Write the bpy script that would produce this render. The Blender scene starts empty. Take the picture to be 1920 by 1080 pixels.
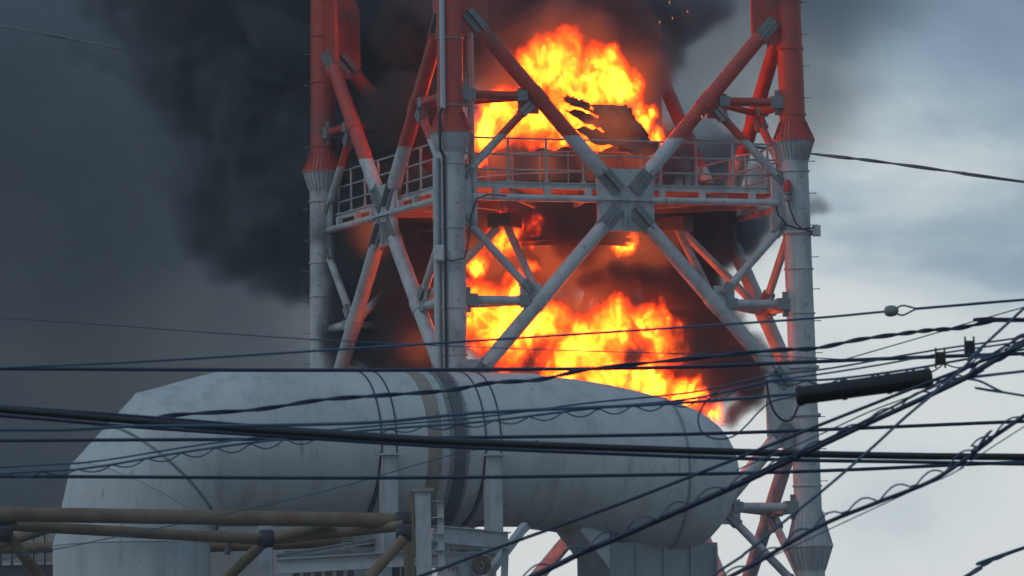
import bpy, bmesh, math, random
from math import pi, sin, cos, radians
from mathutils import Vector, Matrix, noise as mnoise

random.seed(11)
SC = bpy.context.scene
COL = SC.collection

# ------------------------------------------------------------------ camera
F_PX = 12800.0                      # focal length in pixels of the 1920 wide photograph
PITCH, ROLL = 0.08858, 0.01928
CAM = Vector((0, 0, 1.6))
FWD = Vector((0, cos(PITCH), sin(PITCH)))
_v = Vector((0, -sin(PITCH), cos(PITCH)))
RIGHT = cos(ROLL) * Vector((1, 0, 0)) - sin(ROLL) * _v
UP = sin(ROLL) * Vector((1, 0, 0)) + cos(ROLL) * _v
cam_d = bpy.data.cameras.new('camera')
cam_d.sensor_width = 36.0
cam_d.lens = 36.0 * F_PX / 1920.0
cam_d.clip_start = 0.5
cam_d.clip_end = 6000.0
cam_d.dof.use_dof = True
cam_d.dof.focus_distance = 160.0
cam_d.dof.aperture_fstop = 24.0
cam = bpy.data.objects.new('camera', cam_d)
COL.objects.link(cam)
m = Matrix.Identity(4)
for i in range(3):
    m[i][0], m[i][1], m[i][2], m[i][3] = RIGHT[i], UP[i], -FWD[i], CAM[i]
cam.matrix_world = m
SC.camera = cam

def at(px, py, Y):
    """World point on the photograph's pixel (px, py) whose world y is Y."""
    d = FWD + RIGHT * ((px - 960) / F_PX) + UP * ((540 - py) / F_PX)
    return CAM + d * (Y / d.y)

def mpp(Y):
    return Y / F_PX                 # metres per pixel at distance Y

# ------------------------------------------------------------------ world, sun, exposure
SUN_EL, SUN_AZ = radians(42), radians(-128)   # azimuth clockwise from +Y: behind the camera to the left
world = bpy.data.worlds.new('World')
SC.world = world
world.use_nodes = True
WN, WL = world.node_tree.nodes, world.node_tree.links
WN.clear()
w_out = WN.new('ShaderNodeOutputWorld')
w_bg = WN.new('ShaderNodeBackground')
w_sky = WN.new('ShaderNodeTexSky')
w_sky.sky_type = 'NISHITA'
w_sky.sun_disc = False
w_sky.sun_elevation = SUN_EL
w_sky.sun_rotation = SUN_AZ
w_sky.air_density = 1.5
w_sky.dust_density = 3.0
w_tc = WN.new('ShaderNodeTexCoord')
w_sep = WN.new('ShaderNodeSeparateXYZ')
WL.new(w_tc.outputs['Generated'], w_sep.inputs[0])
w_map = WN.new('ShaderNodeMapping')
w_map.inputs['Scale'].default_value = (1, 1, 1.7)
WL.new(w_tc.outputs['Generated'], w_map.inputs[0])
w_n1 = WN.new('ShaderNodeTexNoise')
w_n1.inputs['Scale'].default_value = 17.0
w_n1.inputs['Detail'].default_value = 7.0
w_n1.inputs['Roughness'].default_value = 0.52
w_n1.inputs['Distortion'].default_value = 0.3
WL.new(w_map.outputs[0], w_n1.inputs['Vector'])
w_h = WN.new('ShaderNodeMath'); w_h.operation = 'MULTIPLY_ADD'      # height + cloud noise
w_h.inputs[1].default_value = 0.19
WL.new(w_n1.outputs['Fac'], w_h.inputs[0])
WL.new(w_sep.outputs['Z'], w_h.inputs[2])
w_ramp = WN.new('ShaderNodeValToRGB')                                # cloud deck: pale strip at the horizon, slate above
cr = w_ramp.color_ramp
cr.interpolation = 'B_SPLINE'
cr.elements[0].position = 0.0
cr.elements[0].color = (0.88, 0.93, 0.93, 1)
cr.elements[1].position = 1.0
cr.elements[1].color = (0.165, 0.285, 0.42, 1)
for pos, c in ((0.40, (0.92, 0.965, 0.96, 1)), (0.48, (0.78, 0.87, 0.90, 1)), (0.55, (0.41, 0.54, 0.65, 1)), (0.63, (0.31, 0.44, 0.58, 1)), (0.74, (0.22, 0.31, 0.41, 1))):
    e = cr.elements.new(pos)
    e.color = c
w_mr = WN.new('ShaderNodeMapRange')
w_mr.inputs['From Min'].default_value = 0.055
w_mr.inputs['From Max'].default_value = 0.315
WL.new(w_h.outputs[0], w_mr.inputs['Value'])
WL.new(w_mr.outputs[0], w_ramp.inputs[0])
w_sk = WN.new('ShaderNodeMix'); w_sk.data_type = 'RGBA'; w_sk.blend_type = 'MULTIPLY'
w_sk.inputs['Factor'].default_value = 1.0
w_sk.inputs['B'].default_value = (0.07, 0.07, 0.07, 1)
WL.new(w_sky.outputs[0], w_sk.inputs['A'])
w_mix = WN.new('ShaderNodeMix'); w_mix.data_type = 'RGBA'
w_mix.inputs['Factor'].default_value = 0.93
WL.new(w_sk.outputs['Result'], w_mix.inputs['A'])
WL.new(w_ramp.outputs[0], w_mix.inputs['B'])
WL.new(w_mix.outputs['Result'], w_bg.inputs['Color'])
w_bg.inputs['Strength'].default_value = 1.0
WL.new(w_bg.outputs[0], w_out.inputs['Surface'])

sun_d = bpy.data.lights.new('sun', 'SUN')
sun_d.energy = 0.5
sun_d.angle = radians(25)
sun_d.color = (0.80, 0.92, 1.0)
sun = bpy.data.objects.new('sun', sun_d)
COL.objects.link(sun)
_sd = Vector((sin(SUN_AZ) * cos(SUN_EL), cos(SUN_AZ) * cos(SUN_EL), sin(SUN_EL)))
sun.rotation_euler = _sd.to_track_quat('Z', 'Y').to_euler()
sun.location = _sd * 80

SC.view_settings.view_transform = 'Standard'
SC.view_settings.look = 'None'
SC.view_settings.exposure = -0.27
SC.view_settings.gamma = 1.0
SC.view_settings.use_curve_mapping = False
SC.render.engine = 'CYCLES'
CY = SC.cycles
CY.use_denoising = True
CY.max_bounces = 5
CY.diffuse_bounces = 2
CY.glossy_bounces = 2
CY.volume_bounces = 1
CY.transparent_max_bounces = 12
CY.volume_step_rate = 1.0
CY.volume_max_steps = 512
CY.sample_clamp_indirect = 6.0

# ------------------------------------------------------------------ materials
MATS = {}
def new_mat(name):
    mt = bpy.data.materials.new(name)
    mt.use_nodes = True
    MATS[name] = mt
    return mt, mt.node_tree.nodes, mt.node_tree.links, mt.node_tree.nodes['Principled BSDF']

def noise_node(N, L, scale, detail=5, rough=0.55, vec=None, stretch=None, coord='Object'):
    tc = N.new('ShaderNodeTexCoord')
    mp = N.new('ShaderNodeMapping')
    if stretch:
        mp.inputs['Scale'].default_value = stretch
    L.new(tc.outputs[coord] if vec is None else vec, mp.inputs[0])
    n = N.new('ShaderNodeTexNoise')
    n.inputs['Scale'].default_value = scale
    n.inputs['Detail'].default_value = detail
    n.inputs['Roughness'].default_value = rough
    L.new(mp.outputs[0], n.inputs['Vector'])
    return n

def mix_rgb(N, L, fac, a, b, mode='MIX'):
    mx = N.new('ShaderNodeMix'); mx.data_type = 'RGBA'; mx.blend_type = mode
    for sock, v in ((mx.inputs['Factor'], fac), (mx.inputs['A'], a), (mx.inputs['B'], b)):
        if hasattr(v, 'is_output'):
            L.new(v, sock)
        elif isinstance(v, (int, float)):
            sock.default_value = v
        else:
            sock.default_value = (*v, 1)
    return mx.outputs['Result']

def maprange(N, L, v, a, b, c=0.0, d=1.0):
    mr = N.new('ShaderNodeMapRange')
    L.new(v, mr.inputs['Value'])
    for k, x in zip(('From Min', 'From Max', 'To Min', 'To Max'), (a, b, c, d)):
        mr.inputs[k].default_value = x
    return mr.outputs[0]

def bump(N, L, bs, h, strength=0.3, dist=0.02):
    b = N.new('ShaderNodeBump')
    b.inputs['Strength'].default_value = strength
    b.inputs['Distance'].default_value = dist
    L.new(h, b.inputs['Height'])
    L.new(b.outputs[0], bs.inputs['Normal'])

def painted(name, col, dirt, rough=0.55, dirt_lo=0.52, dirt_hi=0.75, scale=1.4, metal=0.0, streak=True):
    """Weathered paint: base colour, patches and vertical streaks of dirt."""
    mt, N, L, bs = new_mat(name)
    geo = N.new('ShaderNodeNewGeometry')
    n1 = noise_node(N, L, scale, 8, 0.6, vec=geo.outputs['Position'])
    c = mix_rgb(N, L, maprange(N, L, n1.outputs['Fac'], dirt_lo, dirt_hi, 0, 0.75), col, dirt)
    if streak:
        n2 = noise_node(N, L, 5.0, 6, 0.6, vec=geo.outputs['Position'], stretch=(1, 1, 0.12))
        c = mix_rgb(N, L, maprange(N, L, n2.outputs['Fac'], 0.5, 0.8, 0, 0.45), c, dirt)
    n3 = noise_node(N, L, 40, 4, 0.6, vec=geo.outputs['Position'])
    c = mix_rgb(N, L, maprange(N, L, n3.outputs['Fac'], 0.3, 0.7, 0.0, 0.12), c, tuple(x * 0.6 for x in col))
    L.new(c, bs.inputs['Base Color'])
    bs.inputs['Roughness'].default_value = rough
    bs.inputs['Metallic'].default_value = metal
    bump(N, L, bs, n1.outputs['Fac'], 0.15, 0.02)
    return mt

Z_PAINT = 19.50                     # height of the change from white to red paint on the tower
def tower_paint():
    mt, N, L, bs = new_mat('tower_paint')
    geo = N.new('ShaderNodeNewGeometry')
    sp = N.new('ShaderNodeSeparateXYZ')
    L.new(geo.outputs['Position'], sp.inputs[0])
    red = maprange(N, L, sp.outputs['Z'], Z_PAINT - 0.015, Z_PAINT + 0.015)
    n1 = noise_node(N, L, 0.9, 8, 0.62, vec=geo.outputs['Position'])
    n2 = noise_node(N, L, 4.0, 6, 0.6, vec=geo.outputs['Position'], stretch=(1, 1, 0.15))
    cr_ = mix_rgb(N, L, maprange(N, L, n1.outputs['Fac'], 0.4, 0.7), (0.60, 0.075, 0.040), (0.47, 0.058, 0.040))
    cr_ = mix_rgb(N, L, maprange(N, L, n2.outputs['Fac'], 0.48, 0.72, 0, 0.6), cr_, (0.22, 0.06, 0.045))
    cw = mix_rgb(N, L, maprange(N, L, n1.outputs['Fac'], 0.42, 0.75), (0.56, 0.57, 0.57), (0.42, 0.43, 0.43))
    cw = mix_rgb(N, L, maprange(N, L, n2.outputs['Fac'], 0.50, 0.74, 0, 0.6), cw, (0.26, 0.22, 0.19))
    n4 = noise_node(N, L, 0.7, 9, 0.66, vec=geo.outputs['Position'])
    n5 = noise_node(N, L, 9.0, 5, 0.6, vec=geo.outputs['Position'], stretch=(1, 1, 0.25))
    c = mix_rgb(N, L, maprange(N, L, n4.outputs['Fac'], .52, .68, 0, .5), mix_rgb(N, L, red, cw, cr_), (.13, .115, .11))
    c = mix_rgb(N, L, maprange(N, L, n5.outputs['Fac'], .64, .72, 0, .7), c, (.17, .085, .05))
    L.new(c, bs.inputs['Base Color'])
    bs.inputs['Roughness'].default_value = 0.5
    bump(N, L, bs, n1.outputs['Fac'], 0.12, 0.02)
    return mt

M_TOWER = tower_paint()
M_GALV = painted('galvanised_steel', (0.27, 0.285, 0.28), (0.15, 0.14, 0.13), 0.5, metal=0.3)
M_GREY = painted('grey_paint', (0.50, 0.52, 0.53), (0.22, 0.20, 0.18), 0.5)
M_DARK = painted('dark_steel', (0.11, 0.112, 0.115), (0.06, 0.056, 0.05), 0.6)
M_BLACK = painted('black_rubber', (0.018, 0.019, 0.022), (0.03, 0.03, 0.03), 0.45, streak=False)
M_WIRE = painted('cable_jacket', (0.026, 0.038, 0.075), (0.04, 0.055, 0.09), 0.4, streak=False)
M_WIREB = painted('blue_grey_wire', (0.06, 0.115, 0.19), (0.05, 0.075, 0.11), 0.4, streak=False)
M_CHAR = painted('charred_steel', (0.17, 0.115, 0.09), (0.06, 0.045, 0.04), 0.75, scale=1.0)
M_RAIL = painted('railing_paint', (0.42, 0.42, 0.40), (0.14, 0.11, 0.09), 0.5)
M_BOX = painted('box_enamel', (0.62, 0.63, 0.60), (0.4, 0.4, 0.38), 0.4)
M_RED = painted('beacon_red', (0.50, 0.035, 0.03), (0.25, 0.03, 0.03), 0.25, streak=False)

# ------------------------------------------------------------------ mesh helpers
def link(name, bm, mat, parent=None, smooth=True):
    me = bpy.data.meshes.new(name)
    bm.to_mesh(me)
    bm.free()
    me.materials.append(mat)
    if smooth:
        me.polygons.foreach_set('use_smooth', [True] * len(me.polygons))
        try:
            me.set_sharp_from_angle(angle=radians(38))
        except Exception:
            pass
    ob = bpy.data.objects.new(name, me)
    COL.objects.link(ob)
    if parent is not None:
        ob.parent = parent
        ob.matrix_parent_inverse = parent.matrix_world.inverted()
    return ob

def empty(name, loc, label, cat, group=None):
    o = bpy.data.objects.new(name, None)
    COL.objects.link(o)
    o.location = loc
    o.matrix_world = Matrix.Translation(loc)
    tag(o, label, cat, group)
    return o

def tag(o, label=None, cat=None, group=None, kind=None):
    for k, v in (('label', label), ('category', cat), ('group', group), ('kind', kind)):
        if v:
            o[k] = v
    return o

def basis(d):
    d = d.normalized()
    a = Vector((0, 0, 1)) if abs(d.z) < 0.95 else Vector((1, 0, 0))
    x = d.cross(a).normalized()
    return x, x.cross(d).normalized()

def tube(bm, pts, rad, n=12, caps=True):
    """Swept tube through pts; rad is one radius or one per point."""
    pts = [Vector(p) for p in pts]
    rs = rad if isinstance(rad, (list, tuple)) else [rad] * len(pts)
    rings = []
    x = None
    for i, p in enumerate(pts):
        d = (pts[min(i + 1, len(pts) - 1)] - pts[max(i - 1, 0)]).normalized()
        if x is None:
            x, y = basis(d)
        else:
            x = (x - d * x.dot(d)).normalized()
            y = x.cross(d).normalized()
        rings.append([bm.verts.new(p + (x * cos(2 * pi * k / n) + y * sin(2 * pi * k / n)) * rs[i]) for k in range(n)])
    for a, b in zip(rings, rings[1:]):
        for k in range(n):
            bm.faces.new((a[k], a[(k + 1) % n], b[(k + 1) % n], b[k]))
    if caps:
        bm.faces.new(rings[0][::-1])
        bm.faces.new(rings[-1])
    return rings

def obox(bm, c, ax, ay, az, sx, sy, sz, taper=1.0):
    """Box centred at c with half sizes along given unit axes; taper scales the +az end."""
    c = Vector(c)
    vs = []
    for k in (-1, 1):
        t = taper if k == 1 else 1.0
        for i, j in ((-1, -1), (1, -1), (1, 1), (-1, 1)):
            vs.append(bm.verts.new(c + ax * (i * sx * t) + ay * (j * sy * t) + az * (k * sz)))
    for f in ((3, 2, 1, 0), (4, 5, 6, 7), (0, 1, 5, 4), (1, 2, 6, 5), (2, 3, 7, 6), (3, 0, 4, 7)):
        bm.faces.new([vs[i] for i in f])

def lathe(bm, c, axis, prof, n=32, caps=True):
    """prof: (distance along axis, radius)."""
    axis = Vector(axis).normalized()
    x, y = basis(axis)
    rings = [[bm.verts.new(Vector(c) + axis * s + (x * cos(2 * pi * k / n) + y * sin(2 * pi * k / n)) * r) for k in range(n)] for s, r in prof]
    for a, b in zip(rings, rings[1:]):
        for k in range(n):
            bm.faces.new((a[k], a[(k + 1) % n], b[(k + 1) % n], b[k]))
    if caps:
        bm.faces.new(rings[0][::-1])
        bm.faces.new(rings[-1])

def member(name, a, b, r, mat, parent, n=14):
    bm = bmesh.new()
    tube(bm, [a, b], r, n)
    return link(name, bm, mat, parent)

def fixed(bm):
    bmesh.ops.recalc_face_normals(bm, faces=bm.faces)
    return bm

X3, Y3, Z3 = Vector((1, 0, 0)), Vector((0, 1, 0)), Vector((0, 0, 1))
#@@PART2
# ------------------------------------------------------------------ ground
def make_ground():
    mt, N, L, bs = new_mat('gravel_yard')
    n = noise_node(N, L, 0.05, 10, 0.65)
    L.new(mix_rgb(N, L, n.outputs['Fac'], (0.05, 0.05, 0.048), (0.12, 0.115, 0.10)), bs.inputs['Base Color'])
    bs.inputs['Roughness'].default_value = 0.95
    bm = bmesh.new()
    s = 3500
    vs = [bm.verts.new(p) for p in ((-s, -s, 0), (s, -s, 0), (s, s, 0), (-s, s, 0))]
    bm.faces.new(vs)
    tag(link('ground', bm, mt, None, False), kind='structure')
make_ground()

# ------------------------------------------------------------------ tower
TA, TW, TX, TT, TZ0 = 0.37688, 8.84717, -1.37966, 0.00284, 19.0
TU = Vector((cos(TA), sin(TA), 0))
TV = Vector((-sin(TA), cos(TA), 0))
TC = Vector((TX, 160, 0)) + (TU + TV) * (TW / 2)
SIGN = {'F': (-1, -1), 'R': (1, -1), 'L': (-1, 1), 'B': (1, 1)}
def corner(k, z):
    a, b = SIGN[k]
    q = TC + (TU * a + TV * b) * (TW / 2 * (1 - TT * (z - TZ0)))
    return Vector((q.x, q.y, z))
ZC, HB = 18.0, 4.87                 # deck level (centre of the X bracing) and half a bay
LEVELS = (ZC, ZC - 2 * HB)
FL = (19.53, 9.76)                  # flange levels

tower = empty('chimney_tower', TC.copy(), 'red and white lattice steel chimney tower wrapped round the fire', 'tower')

def leg_radius(z):
    return 0.308 if z > FL[0] else (0.33 if z > FL[1] else 0.345)

for k in 'FRLB':
    bm = bmesh.new()
    prof = [(30, 0.305), (FL[0] + 0.02, 0.308)]
    tube(bm, [corner(k, 30), corner(k, FL[0])], [0.305, 0.308], 36)
    tube(bm, [corner(k, FL[0] - .01), corner(k, FL[1])], [0.33, 0.33], 36)
    tube(bm, [corner(k, FL[1] - .01), corner(k, 0.0)], [0.345, 0.345], 36)
    leg = link('leg', bm, M_TOWER, tower)
    for fz in FL:
        ax = (corner(k, 30) - corner(k, 0)).normalized()
        bm = bmesh.new()
        r1, r2 = leg_radius(fz + .1), leg_radius(fz - .1)
        R_, hd_, hu_ = (.515, .46, .42) if fz > 15 else (.57, .56, .80)
        lathe(bm, corner(k, fz), ax, [(-hd_, r2 + .004), (-hd_ + .02, r2 + .012), (-0.05, R_ - .04), (-0.035, R_ - .04)], 36)
        lathe(bm, corner(k, fz), ax, [(-0.035, R_), (0.03, R_)], 36)
        lathe(bm, corner(k, fz), ax, [(0.03, R_ - .04), (0.05, R_ - .04), (hu_ - .02, r1 + .012), (hu_, r1 + .004)], 36)
        x, y = basis(ax)
        for q in range(26):
            d = x * cos(2 * pi * q / 26) + y * sin(2 * pi * q / 26)
            t = d.cross(ax)
            for s0, ra, s1, rb in ((-hd_ - .04, r2 + .01, -0.036, R_ - .01), (hu_ + .04, r1 + .01, 0.031, R_ - .01)):
                base = corner(k, fz)
                p = [base + ax * s0 + d * (ra - .03), base + ax * s1 + d * (rb - .05), base + ax * s1 + d * rb, base + ax * s0 + d * (ra + .01)]
                f1 = [bm.verts.new(v + t * .011) for v in p]
                f2 = [bm.verts.new(v - t * .011) for v in p]
                bm.faces.new(f1); bm.faces.new(f2[::-1])
                for i in range(4):
                    bm.faces.new((f1[i], f2[i], f2[(i + 1) % 4], f1[(i + 1) % 4]))
        link('flange', fixed(bm), M_TOWER, leg)
    # thin clamp rings round the shaft
    for rz in (18.78, 17.25, 16.42, 15.35, 14.25, 13.3, 20.15, 21.75, 12.1, 11.2, 22.9):
        bm = bmesh.new()
        lathe(bm, corner(k, rz), Z3, [(-.02, leg_radius(rz) + .012), (-.018, leg_radius(rz) + .03), (.018, leg_radius(rz) + .03), (.02, leg_radius(rz) + .012)], 36)
        link('clamp_ring', bm, M_GALV if k == 'F' and rz > 20 else M_TOWER, leg)
    # step bolts, staggered on two sides
    out = {'F': Vector((0.35, -0.94, 0)), 'R': Vector((0.98, -0.2, 0)), 'L': Vector((-0.98, -.2, 0)), 'B': Vector((.98, .2, 0))}[k]
    alt = {'F': Vector((0.75, -0.66, 0)), 'R': Vector((0.35, -0.94, 0)), 'L': Vector((-.2, -.98, 0)), 'B': Vector((.2, .98, 0))}[k]
    z = 9.0 if k == 'R' else 13.2
    i = 0
    while z < 23.2 and k != 'B':
        if min(abs(z - q) for q in FL) > 0.5:
            d = (out if i % 2 == 0 else alt).normalized()
            p = corner(k, z) + d * leg_radius(z)
            bm = bmesh.new()
            tube(bm, [p - d * .03, p + d * .15], .011, 6)
            tube(bm, [p + d * .15, p + d * .165], .02, 6)
            link('step_bolt', bm, M_GALV, leg)
        z += 0.385
        i += 1

def splice(a, d, n, s0, s1, w, parent, name='splice_plate'):
    """Bolted splice: two cover plates either side of a rib, on both faces of a gusset."""
    d = d.normalized()
    side = d.cross(n).normalized()
    bm = bmesh.new()
    c = a + d * ((s0 + s1) / 2)
    hl = (s1 - s0) / 2
    for f in (-1, 1):
        for s in (-1, 1):
            obox(bm, c + side * (s * w * .55) + n * (f * .075), side, n, d, w * .43, .022, hl)
        obox(bm, c + n * (f * .12), side, n, d, .016, .1, hl * 1.02)
        for s in (-1, 1):
            for q in range(5):
                for r in (-.2, .2):
                    obox(bm, c + side * (s * w * .55 + r * w) + n * (f * .105) + d * (hl * (-.8 + .4 * q)), side, n, d, .014, .012, .014)
    return link(name, fixed(bm), M_GALV, parent, False)

FACES = (('F', 'R'), ('L', 'F'), ('R', 'B'), ('B', 'L'))
MID = {}
for lev in LEVELS:
    for A, B in FACES:
        ca, cb = corner(A, lev), corner(B, lev)
        cen = (ca + cb) / 2
        h = (cb - ca).normalized()
        nrm = h.cross(Z3).normalized()
        if nrm.dot(cen - Vector((TC.x, TC.y, lev))) < 0:
            nrm = -nrm
        # centre gusset, an octagonal plate with two stiffeners
        bm = bmesh.new()
        pw, ph = .72, .745
        out = [(-pw, -ph + .12), (-pw + .10, -ph), (pw - .10, -ph), (pw, -ph + .12), (pw, ph - .04), (pw - .05, ph), (-pw + .05, ph), (-pw, ph - .04)]
        f1 = [bm.verts.new(cen + h * x + Z3 * y + nrm * .05) for x, y in out]
        f2 = [bm.verts.new(cen + h * x + Z3 * y - nrm * .05) for x, y in out]
        bm.faces.new(f1); bm.faces.new(f2[::-1])
        for i in range(8):
            bm.faces.new((f1[i], f2[i], f2[(i + 1) % 8], f1[(i + 1) % 8]))
        for s in (-.07, .07):
            obox(bm, cen + h * s - Z3 * .5 + nrm * .07, h, nrm, Z3, .012, .05, .24)
        obox(bm, cen + nrm * .09, h, nrm, Z3, pw * .98, .05, .022)
        gus = link('gusset_plate', fixed(bm), M_TOWER, tower, False)
        for K, ck, sx in ((A, ca, -1), (B, cb, 1)):
            # deck-level plate on the leg
            inw = h * (-sx)
            bm = bmesh.new()
            obox(bm, ck + inw * .44, inw, nrm, Z3, .20, .035, .66)
            obox(bm, ck + inw * .48, inw, nrm, Z3, .16, .06, .09)
            link('gusset_plate', fixed(bm), M_TOWER, tower, False)
            for up in (1, -1):
                node = corner(K, lev + up * HB)
                d = (node - cen)
                ln = d.length
                d.normalize()
                a, b = cen + d * .86, node - d * 1.16
                br = member('diagonal_brace', a, b, .178, M_TOWER, tower, 20)
                splice(cen, d, nrm, .27, .95, .19, br)
                splice(node, -d, nrm, .62, 1.28, .17, br)
                # flattened tube ends
                q = (cen + node) / 2
                MID[(lev, A + B, K, up)] = q
                # bracket at the middle node towards the leg
                bm = bmesh.new()
                obox(bm, q + inw * -.24 - Z3 * (up * .12), inw, nrm, Z3, .26, .03, .30)
                lathe(bm, q - d * .02, d, [(-.2, .20), (.2, .20)], 20)
                nodeplate = link('gusset_plate', fixed(bm), M_TOWER, tower, False)
                legq = corner(K, q.z)
                hd = (legq - q)
                hl = hd.length
                hd.normalize()
                st = member('strut', q + hd * .35, q + hd * (hl - .42), .105, M_TOWER, tower, 14)
                hu = hd.cross(nrm).normalized()
                bm = bmesh.new()
                obox(bm, q + hd * .42, hd, nrm, hu, .13, .11, .12)
                link('end_plate', fixed(bm), M_GALV, st, False)
                bm = bmesh.new()
                obox(bm, q + hd * (hl - .44), hd, nrm, hu, .16, .13, .14)
                obox(bm, q + hd * (hl - .33), hd, nrm, hu, .12, .03, .30)
                link('end_plate', fixed(bm), M_GALV, st, False)
                # secondary brace from the middle node to the deck-level plate
                tgt = corner(K, lev + up * .60) + inw * .42
                sd = (tgt - q)
                sl = sd.length
                sd.normalize()
                sb = member('secondary_brace', q + sd * .38, tgt - sd * .12, .10, M_TOWER, tower, 14)
                sx2 = sd.cross(nrm).normalized()
                for pc, hl2, hw2 in ((q + sd * .45, .17, .12), (tgt - sd * .05, .19, .09)):
                    bm = bmesh.new()
                    for f in (-1, 1):
                        obox(bm, pc + sx2 * f * .06, sd, nrm, sx2, hl2, hw2, .045)
                    obox(bm, pc, sd, nrm, sx2, hl2 * .98, hw2 * .5, .02)
                    link('end_plate', fixed(bm), M_GALV, sb, False)
    # horizontal corner ties between the middle nodes and braces to the inner ring
    for K in 'FRLB':
        fs = [f for f in FACES if K in f]
        for up in (1, -1):
            q1 = MID[(lev, fs[0][0] + fs[0][1], K, up)]
            q2 = MID[(lev, fs[1][0] + fs[1][1], K, up)]
            member('corner_tie', q1, q2, .085, M_TOWER, tower, 12)
        I = Vector((TC.x, TC.y, 0)) * .5 + corner(K, lev) * .5
        I.z = lev - .32
        for f in fs:
            q = MID[(lev, f[0] + f[1], K, -1)]
            d = (I - q).normalized()
            member('inner_brace', q + d * .2, I - d * .25, .10, M_TOWER, tower, 14)
        bm = bmesh.new()
        rd = Vector((TC.x - I.x, TC.y - I.y, 0)).normalized()
        obox(bm, I, rd, rd.cross(Z3), Z3, .35, .3, .16)
        link('inner_bracket', fixed(bm), M_CHAR, tower, False)

# gussets at the main leg nodes
for nz in (ZC + HB, ZC - HB, ZC - 3 * HB):
    for A, B in FACES:
        for K, O in ((A, B), (B, A)):
            c = corner(K, nz)
            h = (corner(O, nz) - c).normalized()
            n = h.cross(Z3).normalized()
            bm = bmesh.new()
            out = [(.25, -1.02), (.80, -1.02), (.97, -.72), (.97, .72), (.80, 1.02), (.25, 1.02)]
            f1 = [bm.verts.new(c + h * x + Z3 * y + n * .05) for x, y in out]
            f2 = [bm.verts.new(c + h * x + Z3 * y - n * .05) for x, y in out]
            bm.faces.new(f1); bm.faces.new(f2[::-1])
            for i in range(6):
                bm.faces.new((f1[i], f2[i], f2[(i + 1) % 6], f1[(i + 1) % 6]))
            link('gusset_plate', fixed(bm), M_TOWER, tower, False)

# ---- platform at deck level
deck_z = ZC + .30
plat = bpy.data.objects.new('platform', None)
COL.objects.link(plat)
plat.parent = tower
plat.matrix_parent_inverse = tower.matrix_world.inverted()
bm = bmesh.new()
n = 64
half = TW / 2 - .28
def sq(t):
    c, s = cos(t), sin(t)
    k = half / max(abs(c), abs(s))
    return TU * (c * k) + TV * (s * k)
C0 = Vector((TC.x, TC.y, 0))
rows = []
for zz in (deck_z, deck_z - .05):
    rows.append(([bm.verts.new(C0 + sq(2 * pi * i / n + pi / 4) + Z3 * zz) for i in range(n)],
                 [bm.verts.new(C0 + (TU * cos(2 * pi * i / n + pi / 4) + TV * sin(2 * pi * i / n + pi / 4)) * 2.42 + Z3 * zz) for i in range(n)]))
for i in range(n):
    j = (i + 1) % n
    (o1, i1), (o2, i2) = rows
    bm.faces.new((o1[i], o1[j], i1[j], i1[i]))
    bm.faces.new((o2[i], i2[i], i2[j], o2[j]))
    bm.faces.new((o1[i], o2[i], o2[j], o1[j]))
    bm.faces.new((i1[i], i1[j], i2[j], i2[i]))
link('deck_plate', fixed(bm), M_GALV, plat, False)
for i in range(16):                                            # joists under the deck
    t = 2 * pi * i / 16 + pi / 16
    a = C0 + (TU * cos(t) + TV * sin(t)) * 2.45
    b = C0 + sq(t)
    d = (b - a)
    bm = bmesh.new()
    obox(bm, (a + b) / 2 + Z3 * (deck_z - .17), d.normalized(), d.normalized().cross(Z3), Z3, d.length / 2, .05, .11)
    link('joist', fixed(bm), M_RAIL, plat, False)
for A, B in FACES:
    ca, cb = corner(A, ZC), corner(B, ZC)
    h = (cb - ca).normalized()
    cen = (ca + cb) / 2
    nrm = h.cross(Z3).normalized()
    if nrm.dot(cen - (C0 + Z3 * ZC)) < 0:
        nrm = -nrm
    L_ = (cb - ca).length
    bm = bmesh.new()
    tube(bm, [ca + h * .5 + nrm * .06, cen - h * .62 + nrm * .06], .085, 14)
    tube(bm, [cen + h * .62 + nrm * .06, cb - h * .5 + nrm * .06], .085, 14)
    link('edge_tube', bm, M_TOWER, plat)
    bm = bmesh.new()
    cen0 = Vector((cen.x, cen.y, 0))
    obox(bm, cen0 + Z3 * (deck_z + .02) - nrm * .16, h, nrm, Z3, L_ / 2 - .45, .02, .075)
    obox(bm, cen0 + Z3 * (deck_z + .085) - nrm * .14, h, nrm, Z3, L_ / 2 - .45, .04, .012)
    obox(bm, cen0 + Z3 * (deck_z - .045) - nrm * .14, h, nrm, Z3, L_ / 2 - .45, .04, .012)
    link('edge_channel', fixed(bm), M_TOWER, plat, False)
    for s in (-3.3, -2.0, -.95, .95, 2.0, 3.3):
        bm = bmesh.new()
        obox(bm, cen0 + h * s + Z3 * (ZC + .15) - nrm * .02, h, nrm, Z3, .07, .06, .12)
        link('bracket', fixed(bm), M_TOWER, plat, False)
    for s in (-3.8, -2.9, -1.93, -.98, .98, 1.93, 2.9, 3.8):
        p = cen0 + h * s - nrm * .2
        bm = bmesh.new()
        tube(bm, [p + Z3 * (deck_z + .04), p + Z3 * (deck_z + 1.14)], .03, 8)
        obox(bm, p + Z3 * (deck_z + .10), h, nrm, Z3, .045, .04, .06)
        link('rail_post', bm, M_RAIL, plat)
    for rz in (1.14, .76, .39):
        member('rail', ca + h * .42 - nrm * .2 + Z3 * (.30 + rz), cb - h * .42 - nrm * .2 + Z3 * (.30 + rz), .025, M_RAIL, plat, 8)
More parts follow.
